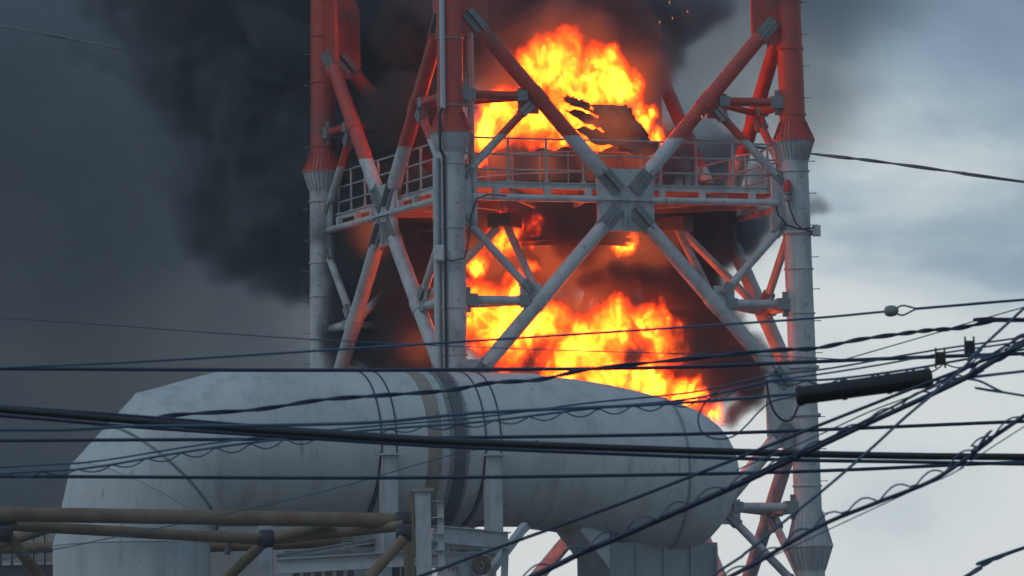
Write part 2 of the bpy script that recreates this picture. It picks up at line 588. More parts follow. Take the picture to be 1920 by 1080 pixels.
# inner guard rail round the flue opening
for i in range(24):
    t = 2 * pi * i / 24
    p = C0 + (TU * cos(t) + TV * sin(t)) * 2.62
    bm = bmesh.new()
    tube(bm, [p + Z3 * deck_z, p + Z3 * (deck_z + 1.05)], .02, 6)
    link('rail_post', bm, M_RAIL, plat)
for rz in (1.05, .55):
    bm = bmesh.new()
    pts = [C0 + (TU * cos(2 * pi * i / 48) + TV * sin(2 * pi * i / 48)) * 2.62 + Z3 * (deck_z + rz) for i in range(49)]
    tube(bm, pts, .02, 6)
    link('rail', bm, M_RAIL, plat)

# ---- conduits, boxes and lamps on the legs
def pathtube(name, pts, r, mat, parent, n=8):
    bm = bmesh.new()
    tube(bm, pts, r, n)
    return link(name, bm, mat, parent)

fd = Vector((-.42, -.9, 0)).normalized()
pathtube('conduit', [corner('F', z) + fd * .40 for z in (30, 24, 20.05)], .065, M_GREY, tower, 12)
pathtube('conduit', [corner('F', z) + Vector((-.85, -.55, 0)).normalized() * .42 for z in (18.9, 16, 13, 9.8, 0)], .08, M_GREY, tower, 12)
cp = [corner('F', z) + fd * (.38 if abs(z - 19.5) > .45 else .58) for z in (20.1, 19.95, 19.5, 19.1, 18.9, 18.4, 17.6, 17.0, 16.4, 15.5, 14.5, 13.0)]
pathtube('cable', cp, .035, M_BLACK, tower)
bm = bmesh.new()
obox(bm, corner('F', 16.62) + Vector((-.3, -.45, 0)), X3, Y3, Z3, .125, .08, .19)
obox(bm, corner('F', 16.62) + Vector((-.3, -.54, 0)), X3, Y3, Z3, .10, .012, .16)
jb = link('junction_box', fixed(bm), M_BOX, tower, False)
bev = jb.modifiers.new('bevel', 'BEVEL'); bev.width = .012; bev.segments = 2
pathtube('cable', [corner('F', 16.5) + Vector((-.2, -.5, 0)), corner('F', 16.42) + Vector((.0, -.5, 0)), corner('F', 16.5) + Vector((.3, -.42, 0)), corner('F', 17.0) + Vector((.42, -.36, 0)),
                   corner('F', 17.5) + Vector((.46, -.3, 0)), corner('F', 17.9) + Vector((.6, -.25, 0)), corner('F', 18.02) + Vector((.85, -.1, 0)), corner('F', 18.0) + Vector((1.3, 0.1, 0))], .02, M_BLACK, tower)
member('ladder_stile', corner('F', 21.9) + Vector((.52, .15, 0)), corner('F', 17.4) + Vector((.52, .15, 0)), .04, M_RAIL, tower, 8)
member('ladder_stile', corner('F', 21.9) + Vector((.44, .6, 0)), corner('F', 17.4) + Vector((.44, .6, 0)), .04, M_RAIL, tower, 8)
# right leg: obstruction lamp, box and looping cables
lp = corner('R', 18.30) + Vector((-.20, -.42, 0))
bm = bmesh.new()
lathe(bm, lp - Z3 * .28, Z3, [(0, .05), (.02, .09), (.06, .09), (.08, .06), (.16, .06), (.18, .10), (.22, .10)], 16)
lamp = link('beacon_base', bm, M_GALV, tower)
bm = bmesh.new()
lathe(bm, lp - Z3 * .06, Z3, [(0, .095), (.03, .105), (.20, .095), (.28, .06), (.31, .02)], 16)
link('lens', bm, M_RED, lamp)
bp = corner('R', 17.33) + Vector((.46, -.1, 0))
bm = bmesh.new()
obox(bm, bp, X3, Y3, Z3, .10, .09, .13)
obox(bm, bp - Y3 * .1, X3, Y3, Z3, .08, .012, .105)
obox(bm, bp + X3 * -.14, X3, Y3, Z3, .08, .03, .03)
link('junction_box', fixed(bm), M_BOX, tower, False)
pathtube('cable', [lp - Z3 * .27, lp + Vector((.05, -.02, -.5)), lp + Vector((.16, -.04, -.8)), lp + Vector((.32, -.02, -.96)), lp + Vector((.55, .08, -.93)), bp + Vector((-.02, 0, .12))], .02, M_BLACK, tower)
pathtube('cable', [corner('R', 18.0) + Vector((-.50, -.2, 0)), corner('R', 17.7) + Vector((-.45, -.35, 0)), corner('R', 17.45) + Vector((-.25, -.4, 0)), corner('R', 17.36) + Vector((0, -.4, 0)), corner('R', 17.3) + Vector((.3, -.3, 0)), bp + Vector((-.1, -.02, -.02))], .022, M_BLACK, tower)
for z0 in (17.3, 14.05, 12.9):
    bm = bmesh.new()
    lathe(bm, corner('R', z0), Z3, [(-.05, .345), (-.03, .40), (.03, .40), (.05, .345)], 36)
    link('clamp_ring', bm, M_TOWER, tower)

# ------------------------------------------------------------------ burst flue inside the tower
flue = empty('burst_flue', C0 + Z3 * 17.1, 'charred torn flue drum burning on the tower platform', 'flue')
bm = bmesh.new()
n, R0 = 96, 2.16
def ragged(i, s):
    return mnoise.noise(Vector((i * .31, s, 3.7))) * .5 + mnoise.noise(Vector((i * 1.1, s, 9.1))) * .25
rows = []
for q in range(13):
    row_o, row_i = [], []
    for i in range(n):
        t = 2 * pi * i / n
        top = 19.45 + ragged(i, 0) * .55
        zz = 17.15 + (top - 17.15) * q / 12
        rr = R0 + .05 * mnoise.noise(Vector((cos(t) * 2.2, sin(t) * 2.2, zz * 1.1))) + (.012 if q % 3 == 0 else 0)
        d = Vector((cos(t), sin(t), 0))
        row_o.append(bm.verts.new(C0 + d * rr + Z3 * zz))
        row_i.append(bm.verts.new(C0 + d * (rr - .03) + Z3 * zz))
    rows.append((row_o, row_i))
for (o1, i1), (o2, i2) in zip(rows, rows[1:]):
    for i in range(n):
        j = (i + 1) % n
        bm.faces.new((o1[i], o1[j], o2[j], o2[i]))
        bm.faces.new((i1[i], i2[i], i2[j], i1[j]))
for o, ii in (rows[0], rows[-1]):
    for i in range(n):
        j = (i + 1) % n
        bm.faces.new((o[i], o[j], ii[j], ii[i]))
link('flue_shell', fixed(bm), M_CHAR, flue)
for zz in (17.3, 18.75):
    bm = bmesh.new()
    lathe(bm, C0 + Z3 * zz, Z3, [(-.05, R0 + .02), (-.05, R0 + .13), (.05, R0 + .13), (.05, R0 + .02)], 64, False)
    link('stiffener_ring', fixed(bm), M_CHAR, flue)
def torn_sheet(outline, Y0, dY, name, seed, drop=(0, 0)):
    """Crumpled plate: outline in photograph pixels at distance about Y0, with real thickness and waves."""
    bm = bmesh.new()
    cx = sum(p[0] for p in outline) / len(outline)
    cy = sum(p[1] for p in outline) / len(outline)
    ring = []
    for i, p in enumerate(outline):
        q = outline[(i + 1) % len(outline)]
        for k in range(5):
            t = k / 5
            j = 3.6 if k else 1.5
            ring.append((p[0] + (q[0] - p[0]) * t + random.uniform(-j, j), p[1] + (q[1] - p[1]) * t + random.uniform(-j, j)))
    def pt(x, y, off):
        w = mnoise.noise(Vector((x * .02 + seed, y * .03, seed))) * .8
        return at(x, y, Y0 + dY * (x - cx) / 60 + drop[1] * (y - cy) / 60 + w) + Vector((0, off, 0))
    layers = []
    for off in (0, .04):
        rows = []
        for s in (1, .75, .5, .25):
            rows.append([bm.verts.new(pt(cx + (x - cx) * s, cy + (y - cy) * s, off)) for x, y in ring])
        mid = bm.verts.new(pt(cx, cy, off))
        for a, b in zip(rows, rows[1:]):
            for i in range(len(ring)):
                j = (i + 1) % len(ring)
                bm.faces.new((a[i], a[j], b[j], b[i]))
        for i in range(len(ring)):
            bm.faces.new((rows[-1][i], rows[-1][(i + 1) % len(ring)], mid))
        layers.append(rows[0])
    for i in range(len(ring)):
        j = (i + 1) % len(ring)
        bm.faces.new((layers[0][i], layers[1][i], layers[1][j], layers[0][j]))
    link(name, fixed(bm), M_CHAR, flue)
torn_sheet([(1108, 196), (1178, 196), (1187, 216), (1203, 232), (1217, 257), (1215, 272), (1196, 290), (1165, 284), (1150, 260), (1146, 238), (1122, 222)], 162.9, .5, 'torn_panel', 1.3)
torn_sheet([(1052, 182), (1064, 178), (1082, 184), (1100, 192), (1112, 199), (1104, 205), (1084, 200), (1060, 192)], 162.8, .3, 'torn_panel', 4.1)
torn_sheet([(1075, 240), (1100, 238), (1150, 252), (1185, 258), (1195, 275), (1160, 278), (1110, 268)], 162.6, .6, 'torn_panel', 7.7)
torn_sheet([(1130, 205), (1165, 215), (1172, 255), (1150, 268), (1128, 240)], 163.3, .3, 'torn_panel', 2.7)
torn_sheet([(1060, 205), (1100, 212), (1140, 228), (1150, 246), (1118, 240), (1080, 222)], 163.0, .5, 'torn_panel', 5.9)
torn_sheet([(1170, 262), (1205, 258), (1232, 266), (1240, 280), (1215, 292), (1180, 288)], 162.7, .7, 'torn_panel', 8.3)
for (x0, y0), (x1, y1) in (((1090, 238), (1196, 282)), ((1150, 200), (1222, 268)), ((1062, 184), (1120, 214)), ((1120, 256), (1190, 262))):
    member('bent_rib', at(x0, y0, 162.7), at(x1, y1, 162.9), .035, M_CHAR, flue, 6)
#@@PART3
# ------------------------------------------------------------------ flue gas duct in front of the tower
def duct_paint():
    mt, N, L, bs = new_mat('duct_paint')
    geo = N.new('ShaderNodeNewGeometry')
    P = geo.outputs['Position']
    n1 = noise_node(N, L, 0.45, 8, 0.6, vec=P)
    n2 = noise_node(N, L, 2.2, 7, 0.6, vec=P, stretch=(1, 1, .10))
    c = mix_rgb(N, L, maprange(N, L, n1.outputs['Fac'], .38, .72), (.60, .61, .60), (.50, .51, .51))
    c = mix_rgb(N, L, maprange(N, L, n2.outputs['Fac'], .49, .74, 0, .6), c, (.33, .305, .28))
    vo = N.new('ShaderNodeTexVoronoi')                      # small rust spots with short runs
    mp = N.new('ShaderNodeMapping')
    mp.inputs['Scale'].default_value = (1.7, 1.7, .7)
    L.new(P, mp.inputs[0])
    L.new(mp.outputs[0], vo.inputs['Vector'])
    spots = maprange(N, L, vo.outputs['Distance'], .06, .15, .8, 0)
    n4 = noise_node(N, L, .6, 3, .5, vec=P)
    gate = maprange(N, L, n4.outputs['Fac'], .44, .56)
    mm = N.new('ShaderNodeMath'); mm.operation = 'MULTIPLY'
    L.new(spots, mm.inputs[0]); L.new(gate, mm.inputs[1])
    c = mix_rgb(N, L, mm.outputs[0], c, (.24, .15, .09))
    n6 = noise_node(N, L, 6.0, 3, .5, vec=P, stretch=(1, 1, .07))
    n7 = noise_node(N, L, .9, 4, .6, vec=P)
    mk = N.new('ShaderNodeMath'); mk.operation = 'MULTIPLY'
    L.new(maprange(N, L, n6.outputs['Fac'], .60, .72), mk.inputs[0])
    L.new(maprange(N, L, n7.outputs['Fac'], .50, .64, 0, .8), mk.inputs[1])
    c = mix_rgb(N, L, mk.outputs[0], c, (.27, .19, .14))
    L.new(c, bs.inputs['Base Color'])
    bs.inputs['Roughness'].default_value = .55
    bump(N, L, bs, n1.outputs['Fac'], .35, .06)
    return mt
M_DUCT = duct_paint()
M_RUSTY = painted('rust_pipe', (.22, .165, .095), (.19, .075, .04), .7, .45, .62, 2.2)
M_BAND = painted('weathered_band', (.33, .29, .24), (.22, .17, .13), .8, .45, .65, 3.0)
M_SEAM = painted('seam_grey', (.26, .27, .26), (.15, .14, .13), .7)
M_WALL = painted('cladding_cream', (.42, .40, .35), (.25, .22, .2), .7)
M_WINDOW = painted('window_dark', (.05, .055, .06), (.03, .03, .03), .2, streak=False)

M_CASE = painted('casing_grey', (.34, .36, .37), (.22, .21, .2), .6)
DY0 = 155.0
DM = mpp(DY0)
DA = TA
DU = Vector((cos(DA), sin(DA), 0))
DN = Vector((sin(DA), -cos(DA), 0))                         # horizontal, towards the camera
D0 = at(850, 843, DY0)
DR = 145 * DM
def ds(px):
    """Distance along the duct axis whose axis point projects to photograph column px."""
    lo_, hi_ = -20.0, 20.0
    for _ in range(50):
        md_ = (lo_ + hi_) / 2
        p = D0 + DU * md_ - CAM
        x = 960 + F_PX * p.dot(RIGHT) / p.dot(FWD)
        if x < px:
            lo_ = md_
        else:
            hi_ = md_
    return lo_
duct = empty('gas_duct', D0 - Z3 * 4, 'fat pale grey flue gas duct with mitred elbow in front of the tower', 'duct')

def ring_pts(c, e1, e2, r, n=72):
    return [c + e1 * (cos(2 * pi * k / n) * r) + e2 * (sin(2 * pi * k / n) * r) for k in range(n)]
def loft(bm, rings, close0=True, close1=True):
    vs = [[bm.verts.new(p) for p in r] for r in rings]
    n = len(vs[0])
    for a, b in zip(vs, vs[1:]):
        for k in range(n):
            bm.faces.new((a[k], a[(k + 1) % n], b[(k + 1) % n], b[k]))
    if close0:
        bm.faces.new(vs[0][::-1])
    if close1:
        bm.faces.new(vs[-1])
S_EL = ds(417)                                              # where the elbow starts
# straight run in plates, each plate a slightly different swell so that weld lines read
bm = bmesh.new()
rings = []
s = S_EL
S_END = ds(1000)
while s < S_END:
    rings.append(ring_pts(D0 + DU * s, DN, Z3, DR))
    s += .5
prof = [(1000, 4, 146), (1030, 7, 146), (1060, 11, 147), (1090, 16, 148.5), (1120, 22, 150), (1150, 29, 151.5), (1180, 36, 152), (1210, 43, 151), (1235, 48, 148), (1260, 52, 146),
        (1285, 54, 138), (1310, 53, 124), (1330, 50, 106), (1346, 47, 86), (1360, 44, 62), (1370, 41, 38), (1376, 40, 16), (1378, 40, 3)]
for px, dz, r in prof:
    rings.append(ring_pts(D0 + DU * ds(px) - Z3 * (dz * DM), DN, Z3, r * DM))
loft(bm, rings)
link('main_barrel', fixed(bm), M_DUCT, duct)
# mitred elbow, four flat-sided courses down to the vertical run
EC = D0 + DU * S_EL - Z3 * (DR + 35 * DM)                   # centre of the bend
RC = DR + 35 * DM
def el_ring(deg, grow=1.0):
    t = radians(deg)
    rad = Z3 * cos(t) - DU * sin(t)
    return ring_pts(EC + rad * RC, DN, rad, DR * grow)
angs = [0, 30, 62, 90]
for i, (a, b) in enumerate(zip(angs, angs[1:])):
    bm = bmesh.new()
    ra, rb = el_ring(a), el_ring(b)
    mid = [ra, [p.lerp(q, .33) for p, q in zip(ra, rb)], [p.lerp(q, .67) for p, q in zip(ra, rb)], rb]
    loft(bm, mid, False, False)
    link('elbow_course', fixed(bm), M_DUCT, duct)
bm = bmesh.new()
ra = el_ring(90)
loft(bm, [ra] + [[p - Z3 * h for p in ra] for h in (1, 2, 4, 7, 10.0)], False, True)
link('down_leg', fixed(bm), M_DUCT, duct)
def weld(ringp, r, mat, name='weld_seam'):
    bm = bmesh.new()
    tube(bm, ringp + [ringp[0]], r, 6, False)
    return link(name, bm, mat, duct)
for a in (30, 62, 90):
    weld(el_ring(a, 1.0), .018, M_DUCT)
# a bead with a grey sealant strip across the second course
r1, r2 = el_ring(30), el_ring(62)
weld([p.lerp(q, .5) for p, q in zip(r1, r2)], .036, M_SEAM, 'sealed_seam')
weld(ring_pts(D0 + DU * ds(1235) - Z3 * (48 * DM), DN, Z3, 148.6 * DM), .034, M_SEAM, 'sealed_seam')
for px in (560, 668, 1075):
    weld(ring_pts(D0 + DU * ds(px) - Z3 * ((13 if px > 1000 else 0) * DM), DN, Z3, (147.6 if px > 1000 else 145) * DM), .012, M_DUCT)
def band(px0, px1, grow, mat, name):
    bm = bmesh.new()
    s0, s1 = ds(px0), ds(px1)
    a = ring_pts(D0 + DU * s0, DN, Z3, DR - .01), ring_pts(D0 + DU * s0, DN, Z3, DR + grow), ring_pts(D0 + DU * s1, DN, Z3, DR + grow), ring_pts(D0 + DU * s1, DN, Z3, DR - .01)
    loft(bm, a, False, False)
    return link(name, fixed(bm), mat, duct)
band(752, 778, .012, M_BAND, 'repair_band')
band(783, 790, .03, M_GREY, 'joint_flange')
band(794, 799, .05, M_SEAM, 'joint_flange')
band(802, 820, .035, M_DARK, 'expansion_bellows')
band(822, 827, .05, M_SEAM, 'joint_flange')
for c in (664, 692, 858, 886):
    band(c, c + 2, .022, M_BLACK, 'strap')
for px in (797, 824.5):                                     # bolts of the expansion joint
    for k in range(60):
        t = 2 * pi * k / 60
        d = DN * cos(t) + Z3 * sin(t)
        if DN.dot(d) < -.2:
            continue
        bm = bmesh.new()
        p = D0 + DU * ds(px) + d * (DR + .05)
        tube(bm, [p - DU * .03, p + DU * .03], .012, 6)
        link('bolt', bm, M_DARK, duct)
# saddle brackets hanging from the straps
for px in (678, 872):
    s = ds(px)
    base = D0 + DU * s
    bm = bmesh.new()
    top = base + DN * (DR + .06) - Z3 * .26
    obox(bm, top - Z3 * 1.1, DU, DN, Z3, .17, .02, 1.1)
    for f in (-1, 1):
        obox(bm, top - Z3 * 1.1 + DU * (f * .165) - DN * .12, DU, DN, Z3, .012, .14, 1.09)
    obox(bm, top + Z3 * .02, DU, DN, Z3, .22, .17, .025)
    link('saddle_bracket', fixed(bm), M_GREY, duct, False)
    bm = bmesh.new()                                        # black gasket sheet between barrel and bracket
    pts = []
    for k in range(13):
        t = -radians(6) - radians(70) * k / 12
        pts.append(base + (DN * cos(t) + Z3 * sin(t)) * (DR + .015) - DU * (.20 + .05 * k / 12))
    tube(bm, pts, .02, 6)
    link('gasket_edge', bm, M_BLACK, duct)
    bm = bmesh.new()
    obox(bm, base - Z3 * (DR + .9) + DN * .6, DU, DN, Z3, .12, .9, .7)
    link('saddle_post', fixed(bm), M_GREY, duct, False)
# rectangular outlet below the domed end
BX0, BX1 = ds(1118), ds(1322)
bc = D0 + DU * ((BX0 + BX1) / 2) - Z3 * (DR + 48 * DM + 4.6)
bm = bmesh.new()
obox(bm, bc - Z3 * .2 - DN * .35, DU, DN, Z3, (BX1 - BX0) / 2, .95, 5.0)
ob_ = link('outlet_casing', fixed(bm), M_CASE, duct, False)
for px in (1122, 1170, 1222, 1272, 1318):
    bm = bmesh.new()
    obox(bm, D0 + DU * ds(px) - Z3 * (DR + 48 * DM + 4.9) + DN * .62, DU, DN, Z3, .03, .05, 5.0)
    link('stiffener', fixed(bm), M_CASE, ob_, False)
bm = bmesh.new()
w0 = D0 + DU * ds(1062) - Z3 * (DR + 12 * DM)
p = [D0 + DU * ds(1062) - Z3 * (DR + 8 * DM), D0 + DU * ds(1118) - Z3 * (DR - .2), D0 + DU * ds(1118) - Z3 * (DR + 1.0), D0 + DU * ds(1090) - Z3 * (DR + .55)]
f1 = [bm.verts.new(v + DN * .7) for v in p]
f2 = [bm.verts.new(v - DN * .7) for v in p]
bm.faces.new(f1); bm.faces.new(f2[::-1])
for i in range(4):
    bm.faces.new((f1[i], f2[i], f2[(i + 1) % 4], f1[(i + 1) % 4]))
link('wedge_support', fixed(bm), M_GREY, duct, False)

# ------------------------------------------------------------------ steelwork below the duct
def beam(name, a, b, hgt, wid, mat, parent, ibeam=True):
    a, b = Vector(a), Vector(b)
    d = (b - a).normalized()
    sd = d.cross(Z3).normalized() if abs(d.z) < .98 else X3
    up = sd.cross(d).normalized()
    bm = bmesh.new()
    c, hl = (a + b) / 2, (b - a).length / 2
    if ibeam:
        obox(bm, c, d, sd, up, hl, .012, hgt / 2 - .02)
        for f in (-1, 1):
            obox(bm, c + up * (f * (hgt / 2 - .012)), d, sd, up, hl, wid / 2, .014)
    else:
        obox(bm, c, d, sd, up, hl, wid / 2, hgt / 2)
    return link(name, fixed(bm), mat, parent, False)

col = empty('duct_column', at(797, 1080, 150) - Z3 * 9, 'white box column with rusty cap in front of the duct', 'column')
col['kind'] = 'thing'
YC = 150.0
a, b = at(791, 922, YC), at(800, 1080, YC)
zt = a.z
bm = bmesh.new()
obox(bm, Vector((a.x + .02, YC, zt / 2)), X3, Y3, Z3, .17, .17, zt / 2)
link('shaft', fixed(bm), M_GREY, col, False)
bm = bmesh.new()
obox(bm, Vector((a.x + .02, YC, zt + .03)), X3, Y3, Z3, .25, .24, .04)
link('cap_plate', fixed(bm), M_BAND, col, False)
bm = bmesh.new()
obox(bm, Vector((a.x - .24, YC + .05, zt - .75)), X3, Y3, Z3, .08, .12, .7, .7)
link('pipe_bracket', fixed(bm), M_RUSTY, col, False)
for z_ in range(14):                                        # batten plates up the side channel
    bm = bmesh.new()
    obox(bm, Vector((a.x + .34, YC, zt - .22 - z_ * .36)), X3, Y3, Z3, .12, .15, .014)
    link('batten', fixed(bm), M_RAIL, col, False)
bm = bmesh.new()
obox(bm, Vector((a.x + .40, YC + .05, (zt - .2) / 2)), X3, Y3, Z3, .075, .1, (zt - .2) / 2)
link('side_channel', fixed(bm), M_GREY, col, False)

fr = empty('support_frame', at(880, 1080, 152) - Z3 * 9, 'grey steel frame of beams and braces under the duct', 'frame')
beam('beam', at(812, 1001, 150.4), at(952, 1014, 152.4), .38, .2, M_GREY, fr)
beam('post', at(948, 1012, 152.4), at(935, 1400, 152.4), .16, .16, M_GREY, fr, False)
beam('brace', at(985, 985, 153.6), at(890, 1110, 152.0), .16, .16, M_GREY, fr, False)
beam('beam', at(520, 1062, 151), at(790, 1046, 151), .34, .22, M_GREY, fr)
beam('beam', at(430, 1008, 152), at(560, 1003, 152.4), .12, .1, M_DARK, fr)
beam('post', at(498, 985, 152), at(502, 1400, 152), .3, .3, M_GREY, fr, False)
beam('beam', at(790, 1052, 151), at(900, 1048, 151.8), .30, .2, M_GREY, fr)
beam('beam', at(520, 1045, 152.6), at(780, 1000, 153.4), .12, .14, M_GREY, fr)
beam('brace', at(818, 1025, 150), at(842, 1090, 150), .05, .05, M_BOX, fr, False)
beam('post', at(740, 990, 154), at(742, 1400, 154), .22, .22, M_DARK, fr, False)
beam('post', at(870, 1005, 154), at(870, 1400, 154), .22, .22, M_GREY, fr, False)
beam('beam', at(640, 1020, 153), at(905, 1022, 154), .2, .2, M_WALL, fr)
bm = bmesh.new()
lathe(bm, at(903, 1060, 151.5), Vector((.5, -1, 0)), [(-.04, .10), (-.04, .22), (.04, .22), (.04, .10)], 24, False)
for k in range(3):
    t = k * pi / 3
    obox(bm, at(903, 1060, 151.5), X3 * cos(t) + Z3 * sin(t), Y3, Z3 * cos(t) - X3 * sin(t), .2, .015, .015)
link('valve_wheel', fixed(bm), M_CHAR, fr)

# rusty pipe truss crossing the lower left corner
tr = empty('pipe_truss', at(380, 1080, 147) - Z3 * 9, 'rusty ochre tubular truss crossing in front of the elbow', 'truss')
YT = 146.0
def chord(p, q, r=.155, mat=None, nm='chord'):
    return member(nm, p, q, r, mat or M_RUSTY, tr, 16)
T1a, T1b = at(-120, 962, YT - 1.5), at(752, 976, YT + 1.5)
chord(T1a, T1b, .16)
T2a, T2b = at(-120, 1000, YT + 3), at(760, 1001, YT + 3.6)
chord(at(-120, 1032, 158.2), at(330, 1020, 158.8), .12)
chord(at(380, 1026, 157), at(720, 1014, 156.5), .12)
web = [((18, 985, 0), (500, 1012, 2.5)), ((500, 1012, 2.5), (757, 985, 1.2)), ((10, 1000, 0), (95, 1105, 1)), ((757, 1010, .2), (690, 1085, 0)),
       ((-60, 1040, 2), (90, 990, 1)), ((500, 1012, 2.5), (420, 1090, 4.0)), ((500, 1012, 2.5), (620, 981, 1.6)), ((765, 1020, .6), (770, 1100, .6))]
for (x0, y0, a_), (x1, y1, b_) in web:
    chord(at(x0, y0, YT + a_), at(x1, y1, YT + b_), .12, None, 'web_pipe')
for x, y, a_, w in ((757, 976, 1.4, .17), (757, 1000, .9, .17), (12, 968, -.9, .22), (500, 1010, 2.4, .16), (6, 1000, -.2, .2)):
    bm = bmesh.new()
    c = at(x, y, YT + a_)
    tube(bm, [c - X3 * w, c - X3 * (w * .6), c + X3 * (w * .6), c + X3 * w], [.175, .20, .20, .175], 16)
    link('joint_sleeve', bm, M_BLACK, tr)
bm = bmesh.new()
tube(bm, [at(200, 999, YT + 2.6), at(425, 1001, YT + 3), at(432, 1012, YT + 3), at(425, 1040, YT + 3)], .07, 10)
link('dark_pipe', bm, M_DARK, tr)

# low buildings behind the steelwork, mostly hidden
def shed(name, label, x0, x1, ytop, Y, mat, nwin, depth=5.0, wmat=None):
    a, b = at(x0, ytop, Y), at(x1, ytop, Y)
    e = empty(name, Vector(((a.x + b.x) / 2, Y, 0)), label, 'building')
    h = a.z
    bm = bmesh.new()
    obox(bm, Vector(((a.x + b.x) / 2, Y + depth / 2, h / 2)), X3, Y3, Z3, (b.x - a.x) / 2, depth / 2, h / 2)
    link('wall', fixed(bm), mat, e, False)
    bm = bmesh.new()
    obox(bm, Vector(((a.x + b.x) / 2, Y + depth / 2, h + .08)), X3, Y3, Z3, (b.x - a.x) / 2 + .15, depth / 2 + .15, .08)
    link('roof', fixed(bm), M_GALV, e, False)
    w = (b.x - a.x) / nwin
    for i in range(nwin):
        c = Vector((a.x + w * (i + .5), Y - .01, h - .55))
        bm = bmesh.new()
        obox(bm, c, X3, Y3, Z3, w * .36, .03, .36)
        wn = link('window', fixed(bm), wmat or M_WINDOW, e, False)
        bm = bmesh.new()
        for f in (-1, 1):
            obox(bm, c + X3 * (f * w * .38) - Y3 * .02, X3, Y3, Z3, w * .03, .03, .40)
            obox(bm, c + Z3 * (f * .38) - Y3 * .021, X3, Y3, Z3, w * .40, .03, .03)
        link('frame', fixed(bm), M_BOX, wn, False)
shed('walkway_gallery', 'low gallery with a row of cream panels behind the truss end', -40, 104, 984, 158.9, M_DARK, 7, 5.0, M_WALL)
shed('plant_shed', 'pale plant shed with dark louvres under the duct', 545, 790, 1046, 160.5, M_BOX, 12, 2.5)

# ------------------------------------------------------------------ overhead cables in the street
def smooth_path(pts, sub=8):
    pts = [Vector(p) for p in pts]
    P_ = [pts[0] * 2 - pts[1]] + pts + [pts[-1] * 2 - pts[-2]]
    out = []
    for i in range(1, len(P_) - 2):
        p0, p1, p2, p3 = P_[i - 1:i + 3]
        for k in range(sub):
            t = k / sub
            out.append(.5 * ((2 * p1) + (-p0 + p2) * t + (2 * p0 - 5 * p1 + 4 * p2 - p3) * t * t + (-p0 + 3 * p1 - 3 * p2 + p3) * t ** 3))
    out.append(pts[-1])
    return out
def cable_pts(px, Y, Y1=None):
    """Photograph points at a distance running from Y to Y1; run on past both edges of the frame."""
    x0, x1 = px[0][0], px[-1][0]
    f = lambda x: Y + ((Y1 or Y) - Y) * (x - x0) / (x1 - x0)
    q = list(px)
    if px[0][0] <= 5:
        (xa, ya), (xb, yb) = px[0], px[1]
        q = [(xa - 4000, ya - (yb - ya) / (xb - xa) * 4000 * .85), (xa - 1100, ya - (yb - ya) / (xb - xa) * 1100 * .95)] + q
    elif px[0][1] >= 1080:
        (xa, ya), (xb, yb) = px[0], px[1]
        q = [(xa - 2400, ya - (yb - ya) / (xb - xa) * 2400 * .8), (xa - 700, ya - (yb - ya) / (xb - xa) * 700 * .95)] + q
    if px[-1][0] >= 1915:
        (xa, ya), (xb, yb) = px[-2], px[-1]
        q = q + [(xb + 1100, yb + (yb - ya) / (xb - xa) * 1100 * .95), (xb + 4000, yb + (yb - ya) / (xb - xa) * 4000 * .9)]
    return smooth_path([at(x, y, max(8, f(x))) for x, y in q])
def cable(name, label, px, Y, w, mat=None, Y1=None, group='overhead cables in front of the plant', cat='cable'):
    pts = cable_pts(px, Y, Y1)
    bm = bmesh.new()
    tube(bm, pts, w * mpp(Y) / 2 * .9, 8)
    o = link(name, bm, mat or M_WIRE)
    tag(o, label, cat, group)
    return o, pts
def twisted(name, label, px, Y, w, mat=None, turns=.16):
    """Two cores laid round each other."""
    pts = cable_pts(px, Y)
    dense = []
    for a, b in zip(pts, pts[1:]):
        for k in range(4):
            dense.append(a.lerp(b, k / 4))
    e = empty(name, dense[len(dense) // 2], label, 'cable', 'overhead cables in front of the plant')
    r = w * mpp(Y) / 2
    for h in (0, pi):
        bm = bmesh.new()
        tube(bm, [p + (Z3 * sin(i * turns + h) + Y3 * cos(i * turns + h)) * r * .55 for i, p in enumerate(dense)], r * .62, 7)
        link('core', bm, mat or M_WIRE, e)
    return e
def hanger(parent, pts, Y, amp, period, r, side=1, i0=0, i1=None):
    """Wavy lashing wire that loops along a cable."""
    dense = []
    for a, b in zip(pts[i0:i1], pts[i0:i1][1:]):
        k = max(1, int((b - a).length / (period / 10)))
        for j in range(k):
            dense.append(a.lerp(b, j / k))
    acc, prev, out = 0.0, dense[0], []
    for p in dense:
        acc += (p - prev).length
        prev = p
        out.append(p + Z3 * (side * amp * abs(sin(pi * acc / period)) * (1 + .25 * sin(acc * 3.1))) - Y3 * (.5 * amp * cos(pi * acc / period)))
    bm = bmesh.new()
    tube(bm, out, r, 5)
    link('lashing_wire', bm, M_WIREB, parent)

cable('power_cable', 'black power cable running straight along the top of the duct', [(0, 691), (600, 694), (1200, 690), (1480, 680), (1700, 671), (1920, 663)], 42, 8)
bm = bmesh.new()
o_, pz = cable('guy_wire', 'wire with a bulbous insulator rising gently across the tower foot', [(0, 690), (300, 676), (620, 656), (1000, 632), (1480, 600), (1662, 584)], 40, 5, M_WIREB)
c_ = at(1672, 583, 40)
lathe(bm, c_, X3 - Z3 * -.06, [(-.045, .008), (-.04, .022), (-.025, .032), (.0, .034), (.02, .030), (.035, .018), (.04, .008)], 16)
link('insulator', bm, M_SEAM, o_)
for s_ in (-1, 1):
    bm = bmesh.new()
    tube(bm, smooth_path([at(1676, 583 + 3 * s_, 40), at(1692, 582 + 9 * s_, 40), at(1708, 580 + 4 * s_, 40), at(1718, 579, 40)], 5), .006, 6)
    link('eye_loop', bm, M_WIREB, o_)
bm = bmesh.new()
